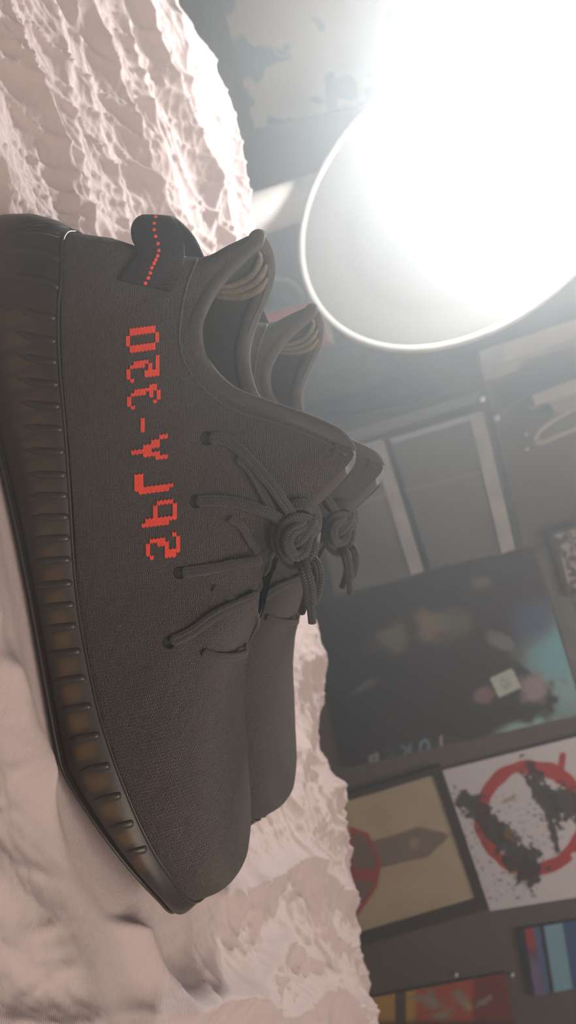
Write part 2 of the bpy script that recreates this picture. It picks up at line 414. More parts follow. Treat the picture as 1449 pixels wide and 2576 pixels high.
tf, zf = np.maximum.accumulate(tf), farP[:, 2]
ZTN = np.interp(Tn, np.r_[tn, 1], np.r_[zn, ZS[-1] + .004])
ZTF = np.interp(Tn, np.r_[tf, tf[-1] + .02, 1.2], np.r_[zf, 0, 0])
bl = sstep(Tn, tf[-1] - .04, tf[-1] + .02)
ZTF = ZTF * (1 - bl) + ZTN * bl
ZTN, ZTF = smooth1(ZTN, 2), smooth1(ZTF, 3)
ZTN[0] = ZTF[0] = pk[0, 2]
B = sstep(Tn, .47, .60)                 # 0 open collar .. 1 closed vamp
NH = 34
def section(side, off=0.0, hmin=0.0, top=None):
    """returns grid (NS, NH, 3) of one side; off = inward offset"""
    ZT = ZTN if side < 0 else ZTF
    h = np.linspace(hmin, 1, NH)
    G = np.zeros((NS, NH, 3))
    for i in range(NS):
        t, w, b = Tn[i], Wn[i], B[i]
        X = XB + t * LEN
        rc = min(1.0, float(wc(X)) / max(w, 1e-4)) if w > 0 else 1
        kc = 1 - (1 - rc) * h ** 1.7 + .05 * np.sin(np.pi * h)
        ph = h * np.pi / 2; n = 2.5
        kd = np.cos(ph).clip(0) ** (2 / n); zd = np.sin(ph) ** (2 / n)
        gap = (1 - sstep(t, .55, .63)) * .22
        kd = gap + (1 - gap) * kd
        k = kc * (1 - b) + kd * b; fz = h * (1 - b) + zd * b
        z = ZS[i] + (ZT[i] - ZS[i]) * fz
        xb, xf = xback(z), xfront(z)
        inset = off
        x = (xb + inset) + t * ((xf - inset) - (xb + inset))
        y = side * np.maximum(w * k - off * (1 if w > off else w / max(off, 1e-9)), 0)
        G[i] = np.stack([x, YC + y, z], 1)
    return G
Gn, Gf = section(-1), section(1)
# low-frequency softness of the knit
def soften(G):
    n = noise2(G[..., 0] * 45, G[..., 2] * 45 + G[..., 1] * 20, 31) * .0009 + noise2(G[..., 0] * 140, G[..., 2] * 140, 32) * .00035
    e = np.minimum(1, np.minimum(np.arange(NH), NH - 1 - np.arange(NH)) / 5.0)[None, :]
    G[..., 1] += n * e * np.sign(G[..., 1] - YC + 1e-9); return G
Gn, Gf = soften(Gn), soften(Gf)
def uvof(G):
    s = np.cumsum(np.linalg.norm(np.diff(G[:, 8], axis=0, prepend=G[:1, 8]), axis=1))
    hh = np.cumsum(np.linalg.norm(np.diff(G, axis=1, prepend=G[:, :1]), axis=2), axis=1)
    return np.stack([np.repeat(s[:, None], NH, 1), hh], -1).reshape(-1, 2)
fN = grid(NS, NH); fF = [q[::-1] for q in grid(NS, NH, off=NS * NH)]
up = mesh('knit_upper', np.vstack([Gn.reshape(-1, 3), Gf.reshape(-1, 3)]), fN + fF, M['knit'], shoe, uv=np.vstack([uvof(Gn), uvof(Gf)]))
bm = bmesh.new(); bm.from_mesh(up.data); bmesh.ops.remove_doubles(bm, verts=bm.verts, dist=2e-5)
bmesh.ops.recalc_face_normals(bm, faces=bm.faces); bm.to_mesh(up.data); bm.free()
bmN = bmesh.new()
for v in np.vstack([Gn.reshape(-1, 3), Gf.reshape(-1, 3)]): bmN.verts.new(v)
bmN.verts.ensure_lookup_table()
for f in fN + fF:
    try: bmN.faces.new([bmN.verts[i] for i in f])
    except ValueError: pass
bmN.normal_update(); bvh = BVHTree.FromBMesh(bmN)
# lining
ci = int(np.searchsorted(Tn, .60))
Ln, Lf = section(-1, .004, .12)[:ci], section(1, .004, .12)[:ci]
def thin_uv(G): return np.zeros((G.shape[0] * G.shape[1], 2))
lin = mesh('lining', np.vstack([Ln.reshape(-1, 3), Lf.reshape(-1, 3)]), grid(ci, NH) + grid(ci, NH, off=ci * NH), M['lining'], shoe)
fixn(lin)
bmL = bmesh.new()
for v in Lf.reshape(-1, 3): bmL.verts.new(v)
bmL.verts.ensure_lookup_table()
for f in grid(ci, NH): bmL.faces.new([bmL.verts[i] for i in f])
bmL.normal_update(); bvhL = BVHTree.FromBMesh(bmL)
# insole board
ins = np.vstack([np.stack([XB + .004 + Tn * (LEN - .008), YC - np.maximum(Wn - .004, 0), ZS - .004 + 0 * Tn], 1), np.stack([XB + .004 + Tn * (LEN - .008), YC + np.maximum(Wn - .004, 0), ZS - .004 + 0 * Tn], 1)])
mesh('insole', ins, [(i, i + 1, NS + i + 1, NS + i) for i in range(NS - 1)], M['lining'], shoe)
# collar binding: swept round the rim
ei = int(np.searchsorted(Tn, t_of(fit([(893, 1136)], lambda X: -wc(X)))[0]))
rim = np.vstack([Gn[:ei + 1, -1][::-1], Gf[1:ei - 2, -1]])
rim[:, 1] += np.where(rim[:, 1] < YC, .0018, -.0018)
rim = spline(rim[::3], 260)
for _ in range(5): rim[1:-1] = (rim[:-2] + 2 * rim[1:-1] + rim[2:]) / 4
upv = np.tile([0, 0, 1.0], (260, 1))
v, f, u = sweep(rim, circ(.0030, 14, .0042), upv, scale=np.r_[np.linspace(.5, 1, 10), np.ones(240), np.linspace(1, .5, 10)])
mesh('collar_binding', v, f, M['binding'], shoe, uv=u)
# lower stitched line of the binding
def on(bv, x, y, lift=0.0):
    d = ray(x, y); h = bv.ray_cast(Vector(CAM), Vector(d))
    if h[0] is None: return None
    n = Vector(h[1]);
    if n.dot(Vector(d)) > 0: n = -n
    return np.array(h[0] + n * lift), np.array(n)
def onpath(pts, lift, n=40, bv=None, rev=False):
    q = spline(pts, n); P, N = [], []
    for p in q:
        r = on(bv or bvh, p[0], p[1], lift)
        if r is None: continue
        P.append(r[0]); N.append(r[1])
    P, N = np.array(P), np.array(N)
    return P, N
st = Geo()
for pts in ([(500, 645), (470, 720), (455, 800), (452, 860), (466, 915), (500, 965), (550, 1010), (610, 1040), (680, 1060), (750, 1085), (820, 1115), (870, 1145)],):
    P, N = onpath(pts, .0002, 90)
    v, f, u = sweep(P, circ(.0006, 6), N); st.add(v, f, u)
st.build('binding_seam', M['binding'], shoe)
# tongue
cl = onplane([(560, 1600), (600, 1520), (650, 1430), (712, 1345), (770, 1280), (815, 1236), (845, 1206), (868, 1180)])
cl = spline(cl, 40)
nc = 17; tg = []
bdir = np.array([-.55, 0, .35]); bdir /= np.linalg.norm(bdir)
for i, p in enumerate(cl):
    s = i / 39; Wt = .013 + .015 * s; Bk = .003 + .013 * s
    for c in np.linspace(-1, 1, nc):
        e = max(0, (s - .85) / .15); drop = .006 * e * c ** 4
        tg.append(p + np.array([0, c * Wt, 0]) + bdir * Bk * abs(c) ** 1.8 - np.array([-.2, 0, 1]) * drop)
tongue = mesh('tongue', tg, grid(40, nc), M['tonguecloth'], shoe)
fixn(tongue)
sm_ = tongue.modifiers.new('thick', 'SOLIDIFY'); sm_.thickness = .0055; sm_.offset = 0
sb_ = tongue.modifiers.new('soft', 'SUBSURF'); sb_.levels = 1; sb_.render_levels = 1

# heel tab: one folded band of webbing
tab = [((300, 707), (428, 736), None), ((322, 672), (455, 690), None), ((345, 635), (463, 648), -.0215), ((333, 603), (462, 608), -.019), ((332, 572), (452, 576), -.013), ((348, 549), (432, 549), -.005),
       ((372, 546), (448, 556), .004), ((398, 580), (488, 598), .014), ((430, 632), (516, 655), .022)]
lo, hi = [], []
for a, b, y in tab:
    if y is None: lo.append(on(bvh, *a, .0012)[0]); hi.append(on(bvh, *b, .0012)[0])
    else: lo.append(px(*a, YC + y)); hi.append(px(*b, YC + y))
lo, hi = spline(lo, 60), spline(hi, 60); tv, tu = [], []
for i in range(60):
    for k in range(12):
        c = k / 11; tv.append(lo[i] * (1 - c) + hi[i] * c + np.array([0, -.0012, 0]) * math.sin(c * math.pi) * (1 if i < 40 else 0)); tu.append((i / 60 * .085, c * .02))
tb = mesh('heel_tab', tv, grid(60, 12), M['tab'], shoe, uv=tu); fixn(tb)
s_ = tb.modifiers.new('thick', 'SOLIDIFY'); s_.thickness = .0016; s_.offset = 0
bmT = bmesh.new(); bmT.from_mesh(tb.data); bmT.normal_update(); bvhT = BVHTree.FromBMesh(bmT)
g = Geo()
rs = [(398, 542), (392, 551), (389, 567), (389, 583), (393, 599), (399, 616), (401, 633), (398, 646), (393, 655), (388, 664), (382, 676), (378, 689), (373, 702), (366, 715), (362, 727)]
for i, (x, y) in enumerate(rs):
    r = on(bvhT, x, y, .0009)
    if r is None: continue
    j = min(i + 1, len(rs) - 1); r2 = on(bvhT, *rs[j], .0009) if j != i else None
    T = (r2[0] - r[0]) if r2 is not None else np.array([.001, 0, 0]); T /= np.linalg.norm(T) + 1e-9
    pth = np.array([r[0] + T * k * .00095 for k in (-1, -.8, -.4, 0, .4, .8, 1)])
    v, f, u = sweep(pth, circ(.0009, 8), r[1], scale=[.2, .6, .95, 1, .95, .6, .2]); g.add(v, f, u)
rstitch = g.build('red_stitching', M['red'], tb)

# three raised stripes of the heel pad inside
for k, (a, b) in enumerate([([(540, 722), (590, 715), (635, 690), (655, 650), (650, 628)], .0017), ([(537, 733), (595, 731), (645, 708), (670, 668), (668, 645)], .0018), ([(535, 745), (600, 747), (650, 728), (677, 692), (682, 665)], .0018)]):
    P, N = onpath(a, .0005, 40, bvhL)
    if len(P) > 5:
        v, f, u = sweep(P, circ(b * 1.1, 10, b), N, scale=np.interp(np.linspace(0, 1, len(P)), [0, .15, .8, 1], [.55, .8, 1.1, .4]))
        mesh('heel_pad_stripe', v, f, M['gold'], lin)

# red knitted lettering, each letter of stitches
GL = [((318, 822), (400, 882), ['.#######.', '.#######.', '#.......#', '#.......#', '#.......#', '.#######.', '.#######.']),
      ((319, 897), (401, 957), ['........#', '..####..#', '.####.#.#', '#.....#.#', '#....####', '#....####', '.#.......']),
      ((321, 968), (404, 1024), ['......##.', '..######.', '.####.#.#', '#.....#.#', '#.......#', '#......#.', '.#.......']),
      ((355, 1045), (364, 1080), ['#', '#', '#', '#']),
      ((331, 1096), (422, 1157), ['.......##', '.....##..', '...####..', '#####....', '...####..', '......###']),
      ((339, 1187), (436, 1238), ['##.......', '##.......', '##.......', '##.......', '#########', '.#######.']),
      ((357, 1258), (445, 1320), ['....####.', '...#....#', '...#....#', '...#....#', '.########', '#######..']),
      ((368, 1340), (453, 1402), ['.......#.', '.####...#', '#..###..#', '#....#..#', '#....####', '.#...###.'])]
for (x0, y0), (x1, y1), rows in GL:
    g = Geo(); nr, ncol = len(rows), len(rows[0]); pw = (x1 - x0) / ncol; ph = (y1 - y0) / nr
    for r, row in enumerate(rows):
        for c, ch in enumerate(row):
            if ch != '#': continue
            ax, ay = x0 + c * pw, y0 + r * ph - c * pw * .13 + 5
            d = ph * .36
            # chevron stitch: two slanted raised strands
            for (qa, qb) in ((0, .5), (.5, 1)):
                za, zb = (0, d) if qa == 0 else (d, 0)
                ring = [(ax + qa * pw, ay + za), (ax + qb * pw, ay + zb), (ax + qb * pw, ay + zb + ph * 1.02), (ax + qa * pw, ay + za + ph * 1.02)]
                base = [on(bvh, *p, -.0002) for p in ring]
                cx = np.mean([p[0] for p in ring]); cy_ = np.mean([p[1] for p in ring])
                topr = [on(bvh, cx + (p[0] - cx) * .9, cy_ + (p[1] - cy_) * .95, .0007) for p in ring]
                if any(b is None for b in base + topr): continue
                v = [b[0] for b in base] + [b[0] for b in topr]
                g.add(v, [(0, 1, 5, 4), (1, 2, 6, 5), (2, 3, 7, 6), (3, 0, 4, 7), (4, 5, 6, 7)])
    if g.v: fixn(g.build('knitted_letter', M['red'], shoe, smooth=False))

# laces
def peanut(w, h, k=18):
    a = np.arange(k) / k * 2 * math.pi
    x = np.cos(a) * w; y = np.sin(a) * h * (1 - .28 * np.exp(-(np.cos(a) / .35) ** 2)); return np.stack([x, y], 1)
def lace_on(pts, w=.0026, h=.0013, lift=.0011, lift_end=None, n=46, name='lace'):
    P, N = onpath(pts, lift, n)
    if lift_end:
        P = P + N * (np.linspace(0, 1, len(P))[:, None] ** 2 * lift_end)
    for k in range(3): P[1:-1] = (P[:-2] + P[2:] + P[1:-1] * 2) / 4
    v, f, u = sweep(P, peanut(w, h), N, scale=np.r_[.5, .85, np.ones(len(P) - 4), .85, .5])
    return mesh(name, v, f, M['lace'], shoe, uv=u)
lace_on([(527, 1105), (560, 1103), (610, 1135), (660, 1190), (700, 1235), (735, 1290)], lift_end=.006)
lace_on([(598, 1152), (628, 1180), (660, 1235), (690, 1295), (705, 1330)], w=.0021, lift_end=.002)
lace_on([(495, 1260), (560, 1258), (620, 1268), (680, 1282), (715, 1300)], lift_end=.006)
lace_on([(578, 1300), (608, 1322), (632, 1362), (650, 1385)], w=.0020)
lace_on([(457, 1440), (520, 1430), (585, 1412), (640, 1396), (655, 1392)], lift_end=.005)
lace_on([(430, 1614), (480, 1590), (540, 1548), (595, 1520), (625, 1500), (636, 1480)], lift_end=.003)
lace_on([(508, 1638), (540, 1648), (575, 1648), (600, 1640), (607, 1632)], w=.0021, h=.0013, lift_end=.0025)
lace_on([(535, 1478), (560, 1492), (590, 1512)], w=.0018, h=.0009)
def lace_free(pts, w=.0024, h=.0013, name='lace', m='lace', parent=None, upd=(0, -1, 0), n=40, sc=None):
    P = spline([px(a, b, YC + y) for a, b, y in pts], n)
    v, f, u = sweep(P, peanut(w, h), np.tile(np.array(upd, float), (n, 1)), scale=sc if sc is not None else np.r_[.5, .85, np.ones(n - 4), .85, .5])
    return mesh(name, v, f, M[m], parent or shoe, uv=u)
# over the throat edge and across to the far side
lace_free([(618, 1505, -.016), (638, 1490, -.013), (650, 1472, -.008), (650, 1458, 0), (640, 1450, .01)], w=.0023)
lace_free([(622, 1530, -.014), (642, 1545, -.009), (645, 1568, -.002), (632, 1590, .006)], w=.0018)
lace_free([(655, 1412, -.016), (672, 1402, -.010), (673, 1425, -.004), (660, 1445, .004)], w=.0018)
lace_free([(596, 1642, -.016), (612, 1632, -.010), (616, 1618, -.002), (612, 1600, .008)], w=.0020)
for (x, y) in [(521, 1104), (493, 1262), (453, 1441), (426, 1616)]:
    r = on(bvh, x, y, .0003); n = Vector(r[1]); t1 = n.orthogonal().normalized(); t2 = n.cross(t1)
    vv = [r[0] + np.array(t1) * math.cos(a) * .0028 + np.array(t2) * math.sin(a) * .0028 for a in np.arange(16) / 16 * 2 * math.pi] + [r[0] - np.array(n) * .0004]
    vv += [r[0] + np.array(t1) * math.cos(a) * .0036 + np.array(t2) * math.sin(a) * .0036 - np.array(n) * .0008 for a in np.arange(16) / 16 * 2 * math.pi]
    mesh('eyelet', vv, [(i, (i + 1) % 16, 16) for i in range(16)] + [(i, (i + 1) % 16, 17 + (i + 1) % 16, 17 + i) for i in range(16)], M['dark'], shoe)
# knot
kn = Geo()
def knot_loop(pts, w=.0026, h=.0016, upd=(0, -1, .1)):
    P = spline([px(a, b, YC + y) for a, b, y in pts], 50)
    v, f, u = sweep(P, peanut(w, h), np.tile(np.array(upd, float), (50, 1))); kn.add(v, f, u)
knot_loop([(700, 1290, -.020), (722, 1275, -.027), (760, 1268, -.029), (790, 1285, -.025), (796, 1320, -.018), (785, 1350, -.012)])
knot_loop([(795, 1330, -.018), (780, 1310, -.026), (745, 1305, -.031), (718, 1325, -.032), (708, 1360, -.031), (722, 1398, -.028), (752, 1412, -.024), (768, 1395, -.020)])
knot_loop([(785, 1300, -.022), (765, 1322, -.030), (735, 1338, -.035), (725, 1370, -.035), (742, 1398, -.032), (765, 1385, -.029), (775, 1350, -.025), (792, 1335, -.020)])
knot_loop([(690, 1330, -.018), (715, 1350, -.026), (745, 1362, -.033), (768, 1340, -.031), (785, 1300, -.025), (772, 1278, -.020)])
knot_loop([(725, 1292, -.024), (702, 1320, -.028), (695, 1360, -.027), (708, 1395, -.023), (735, 1420, -.018), (758, 1422, -.012)])
knot_loop([(745, 1420, -.02), (775, 1405, -.026), (788, 1370, -.024), (794, 1340, -.016)])
ball = []; ctr = px(750, 1345, YC - .020)
for i in range(14):
    for j in range(18):
        a, b = math.pi * i / 13, 2 * math.pi * j / 18
        ball.append(ctr + np.array([math.sin(a) * math.cos(b) * .0105, math.sin(a) * math.sin(b) * .0085, math.cos(a) * .0075]))
kn.add(ball, grid(14, 18, True))
kn.build('lace_knot', M['lace'], shoe)
# hanging lace ends with tips
e1 = lace_free([(765, 1395, -.022), (790, 1410, -.026), (803, 1445, -.027), (798, 1490, -.026), (788, 1510, -.025)], w=.0023, name='lace_end')
e2 = lace_free([(755, 1410, -.026), (768, 1440, -.030), (778, 1480, -.031), (780, 1525, -.030)], w=.0030, h=.0018, name='lace_end')
lace_free([(780, 1512, -.030), (783, 1540, -.030), (786, 1570, -.029)], w=.0019, h=.0016, name='lace_tip', parent=e2)
e3 = lace_free([(772, 1440, -.022), (772, 1490, -.024), (764, 1525, -.025), (756, 1546, -.025)], w=.0018, h=.0014, name='lace_end')

# ---------------- sole
bot_px = [(50, 1500), (60, 1600), (74, 1690), (100, 1800), (136, 1890), (182, 1980), (236, 2062), (296, 2138), (356, 2205), (410, 2250)]
NB = 22
bb = fit(bot_px, lambda X: -wof(X) - .003)
zb_flat = ZB + .0045
bX = np.r_[XB - .01, bb[0, 0] - .03, bb[:, 0], XT + .004]; bZ = np.r_[zb_flat, zb_flat, np.minimum.accumulate(bb[::-1, 2])[::-1], px(455, 2268, YC)[2]]
ZBOT = np.maximum(smooth1(np.interp(XB + Tn * LEN, bX, bZ), 9), zb_flat)
heel_px = onplane([(206, 592), (170, 566), (120, 553), (60, 556), (0, 576), (-60, 618), (-110, 670)])
def xsole(z): return np.interp(z, heel_px[::-1, 2], heel_px[::-1, 0])
prof_f = np.linspace(0, 1, NB)
def sole_side(side):
    G = np.zeros((NS, NB + 3, 3))
    for i in range(NS):
        t, w = Tn[i], Wn[i]; f_ = prof_f
        bulge = .0045 * np.sin(np.pi * np.clip(f_ * 1.02, 0, 1)) ** .8 + .0015 * f_
        z = ZS[i] + .0008 - (ZS[i] + .0008 - ZBOT[i]) * f_
        wt = np.where(w > 0, w + bulge * min(1, w / .012), 0)
        xb = xsole(z); xf = XT + .002 + .003 * np.sin(np.pi * f_ * .7)
        x = xb + t * (xf - xb)
        G[i, :NB] = np.stack([x, YC + side * wt, z], 1)
        # thin outsole lip then underside
        xm = x[-1]; wm = wt[-1]
        G[i, NB] = (xm, YC + side * (wm + .0012 * min(1, w / .012)), z[-1] - .0012)
        G[i, NB + 1] = (xm, YC + side * wm * .96, z[-1] - .0030)
        G[i, NB + 2] = (xm, YC, z[-1] - .0032)
    return G
Sn, Sf = sole_side(-1), sole_side(1)
rib_y = [640, 690, 745, 800, 858, 911, 967, 1022, 1080, 1137, 1195, 1247, 1300, 1353, 1407, 1466, 1520, 1573, 1637, 1704, 1775, 1848, 1925, 2000, 2070, 2135]
rX = np.array([np.interp(y, [p[1] for p in seam_px], sm[:, 0]) for y in rib_y if y >= 700])
def amber(G):
    X = G[..., 0]; d = np.min(np.abs(X[..., None] - rX[None, None] - .0046), -1)
    nb = G.shape[1]; row = np.r_[prof_f, 1, 1, 1][None, :]
    win = np.exp(-((row - .42) / .22) ** 4) * (1 - sstep(d, .0026, .0046))
    fade = sstep(X, XB + .02, XB + .05) * (.55 + .45 * sstep(X, XB + .12, XB + .2)) * (1 - sstep(X, XT - .05, XT - .02))
    a = (win * fade)[..., None]
    return (np.array([.044, .038, .033]) * (1 - a) + np.array([.105, .072, .043]) * a)
SM_ = NB + 3
sv = np.vstack([Sn.reshape(-1, 3), Sf.reshape(-1, 3)]); scol = np.vstack([amber(Sn).reshape(-1, 3), amber(Sf).reshape(-1, 3)])
sfc = grid(NS, SM_) + grid(NS, SM_, off=NS * SM_)
sole = mesh('rubber_sole', sv, sfc, M['sole'], shoe, col=scol)
# weld the two halves
bm = bmesh.new(); bm.from_mesh(sole.data); bmesh.ops.remove_doubles(bm, verts=bm.verts, dist=2e-5); bmesh.ops.recalc_face_normals(bm, faces=bm.faces); bm.to_mesh(sole.data); bm.free()
bmS = bmesh.new()
for v in sv: bmS.verts.new(v)
bmS.verts.ensure_lookup_table()
for f in sfc:
    try: bmS.faces.new([bmS.verts[i] for i in f])
    except ValueError: pass
bmS.normal_update(); bvhS = BVHTree.FromBMesh(bmS)
sx = [p[1] for p in seam_px]; sxx = [p[0] for p in seam_px]
ribs = [([(208, 592), (160, 570), (100, 563), (20, 575)], .0016), ([(176, 612), (140, 590), (80, 582), (0, 600)], .0020), ([(163, 660), (120, 635), (70, 628), (-10, 640)], .0021), ([(152, 727), (110, 705), (60, 698), (-20, 700)], .0021)]
for y in rib_y:
    if y < 790: continue
    xt = np.interp(y, sx, sxx) - 10
    slope = np.interp(y, [800, 1000, 1250, 1500, 1900, 2200], [-.30, -.12, 0, .10, .20, .26])
    ln = np.interp(y, [800, 1500, 1800, 2000, 2200], [122, 112, 96, 82, 52])
    yy = lambda k: y - 0 + slope * ln * (k ** (1.6 if slope < 0 else 1))
    ribs.append(([(xt, yy(0)), (xt - ln * .33, yy(.33)), (xt - ln * .66, yy(.66)), (xt - ln, yy(1))], .0021))
for pts, r in ribs:
    P, N = onpath(pts, -.0003, 22, bvhS)
    if len(P) < 6: continue
    k = len(P); s = np.linspace(0, 1, k)
    v, f, u = sweep(P, circ(r * .95, 10, r * .55), N, scale=np.minimum(1, np.sqrt(np.clip(1 - (1 - np.minimum(s * 8, 1)) ** 2, .02, 1)) * np.clip((1 - s) * 2.5 + .05, 0, 1)))
    mesh('sole_rib', v, f, M['rib'], sole)
# glossy edge line of the sole at the heel and outsole welt
P = spline(np.vstack([Sn[::-1, NB] + [0, -.0002, .0004]])[::6], 200)
v, f, u = sweep(P, circ(.0008, 8), np.array([0, 0, 1.0])); mesh('outsole_edge', v, f, M['rib'], sole)
P = spline(Sn[::-1, 0][::5] + [0, -.0006, 0], 200)
v, f, u = sweep(P, circ(.0007, 8), np.array([0, 0, 1.0])); mesh('welt', v, f, M['rib'], sole)

# ---------------- second sneaker: the same parts, no lettering
def copy_tree(o, parent=None):
    if o.name.startswith('knitted_letter'): return None
    kids = [k for k in bpy.data.objects if k.parent == o]
    c = o.copy(); C.objects.link(c); c.parent = parent
    for k in kids: copy_tree(k, c)
    return c
shoe2 = copy_tree(shoe)
shoe2['label'] = 'farther black knit sneaker, half hidden behind the lettered one'
SHOE2 = (.008, .120, .000, -4.5)
shoe2.location = shoe.location + Vector(SHOE2[:3]); shoe2.rotation_euler = (0, 0, math.radians(SHOE2[3]))
#BACKGROUND
def quadpanel(name, cor, Y, thick, m, parent=None, n=2, k=2, fn=None, bev=0.0):
    """cor: photo corners (a b c d in order); slab whose front lies on plane Y"""
    A, B_, C_, D = [px(x, y, Y) for x, y in cor]
    u = np.linspace(0, 1, n)[:, None, None]; v = np.linspace(0, 1, k)[None, :, None]
    G = (A * (1 - u) + B_ * u) * (1 - v) + (D * (1 - u) + C_ * u) * v
    c = np.asarray(cor, float); P2 = (c[0] * (1 - u) + c[1] * u) * (1 - v) + (c[3] * (1 - u) + c[2] * u) * v
    fr = G.reshape(-1, 3); f = grid(n, k)
    cx = fr.mean(0)
    ring = [A, B_, C_, D]; o = len(fr); back = [p + np.array([0, thick, 0]) for p in ring]
    vv = np.vstack([fr, ring, back]); f = f + [(o + i, o + (i + 1) % 4, o + 4 + (i + 1) % 4, o + 4 + i) for i in range(4)] + [(o + 7, o + 6, o + 5, o + 4)]
    col = None
    if fn is not None:
        col = np.ones((len(vv), 3)) * .06; w_ = P2.reshape(-1, 2); col[:o] = fn(w_[:, 0], w_[:, 1])
    ob = mesh(name, vv, f, m, parent, smooth=False, col=col)
    fixn(ob); return ob
def blob(x, y, cx, cy, rx, ry, ang=0, soft=.35, rough=0, seed=0, fr=.02):
    a = math.radians(ang); dx, dy = x - cx, y - cy
    u, v = dx * math.cos(a) + dy * math.sin(a), -dx * math.sin(a) + dy * math.cos(a)
    d = np.hypot(u / rx, v / ry)
    if rough: d = d + rough * noise2(x * fr, y * fr, seed) + rough * .6 * noise2(x * fr * 3, y * fr * 3, seed + 1)
    return 1 - sstep(d, 1 - soft, 1 + soft * .3)
def seg(x, y, p, q, w):
    L = (q[0] - p[0]) ** 2 + (q[1] - p[1]) ** 2
    t = np.clip(((x - p[0]) * (q[0] - p[0]) + (y - p[1]) * (q[1] - p[1])) / L, 0, 1)
    return 1 - sstep(np.hypot(x - p[0] - t * (q[0] - p[0]), y - p[1] - t * (q[1] - p[1])), w * .7, w * 1.2)
def over(c, m, col): return c * (1 - m[:, None]) + np.array(col) * m[:, None]

# --- dark portrait-format poster with a turquoise corner and vertical title
def paint_dark(x, y):
    c = np.ones((len(x), 3)) * np.array([.040, .032, .034])
    c = over(c, .5 * (1 - sstep(x, 850, 1150)), (.012, .016, .020))
    c = over(c, blob(x, y, 1440, 1690, 150, 190, 0, .8), (.30, .52, .55))
    c = over(c, blob(x, y, 1400, 1640, 70, 90, 20, .7, .3, 3), (.20, .55, .62))
    c = over(c, blob(x, y, 1345, 1560, 60, 60, 0, .8), (.08, .12, .24))
    c = over(c, blob(x, y, 1330, 1830, 90, 26, -14, .6), (.34, .56, .58))
    c = over(c, .8 * blob(x, y, 1100, 1570, 60, 48, 10, .6, .4, 5), (.30, .24, .16))
    c = over(c, .8 * blob(x, y, 1150, 1560, 50, 42, 0, .6, .4, 6), (.15, .16, .11))
    c = over(c, .7 * blob(x, y, 995, 1605, 45, 42, 30, .6, .5, 8), (.24, .23, .15))
    c = over(c, .5 * blob(x, y, 935, 1625, 16, 24, 0, .6), (.16, .06, .05))
    c = over(c, .6 * blob(x, y, 1215, 1465, 26, 22, 0, .6, .5, 9), (.28, .26, .18))
    c = over(c, .6 * blob(x, y, 1260, 1610, 42, 22, 20, .6, .5, 10), (.32, .33, .32))
    c = over(c, .6 * blob(x, y, 925, 1725, 48, 10, -28, .6, .4, 11), (.18, .22, .22))
    c = over(c, blob(x, y, 1310, 1740, 105, 72, 20, .3, .35, 12), (.035, .03, .035))
    c = over(c, .8 * blob(x, y, 1345, 1730, 42, 44, 10, .5, .3, 14), (.46, .39, .42))
    c = over(c, .6 * blob(x, y, 1230, 1745, 34, 22, -20, .5, .5, 15), (.40, .24, .26))
    # pale playing-card sized rectangle
    a = math.radians(-25); u, v = (x - 1280) * math.cos(a) + (y - 1716) * math.sin(a), -(x - 1280) * math.sin(a) + (y - 1716) * math.cos(a)
    c = over(c, ((np.abs(u) < 30) & (np.abs(v) < 27)) * 1.0, (.62, .74, .70))
    c = over(c, ((np.abs(u) < 12) & (np.abs(v) < 16) & (noise2(x * .15, y * .15, 4) > .05)) * .6, (.12, .14, .15))
    # title down the right-hand side: letters read with their tops to the picture's lower edge side
    T = [(1128, 1866, 'J', (.50, .40, .42)), (1078, 1876, 'O', (.18, .34, .38)), (1030, 1889, 'K', (.15, .27, .31)), (986, 1902, 'E', (.08, .11, .13)), (944, 1915, 'R', (.34, .34, .33))]
    st = {'J': [((.7, 1), (.7, .25)), ((.7, .25), (.4, 0)), ((.4, 0), (.1, .2))],
          'O': [((.1, .3), (.1, .7)), ((.1, .7), (.4, 1)), ((.4, 1), (.8, .8)), ((.8, .8), (.8, .2)), ((.8, .2), (.4, 0)), ((.4, 0), (.1, .3))],
          'K': [((.1, 0), (.1, 1)), ((.8, 1), (.1, .45)), ((.3, .6), (.8, 0))],
          'E': [((.1, 0), (.1, 1)), ((.1, 1), (.8, 1)), ((.1, .5), (.6, .5)), ((.1, 0), (.8, 0))],
          'R': [((.1, 0), (.1, 1)), ((.1, 1), (.7, .9)), ((.7, .9), (.7, .6)), ((.7, .6), (.1, .5)), ((.3, .5), (.8, 0))]}
    for cx, cy, ch, col in T:
        for p, q in st[ch]:
            # glyph axes in the photo: glyph right = down the poster (-x), glyph up = +y towards the edge reversed
            f_ = lambda g: (cx - (g[0] - .45) * 30, cy - (g[1] - .5) * 34 + (g[0] - .45) * 8)
            c = over(c, .9 * seg(x, y, f_(p), f_(q), 4.2), col)
    return np.clip(c + .004 * noise2(x * .05, y * .05, 2)[:, None], .004, 1)
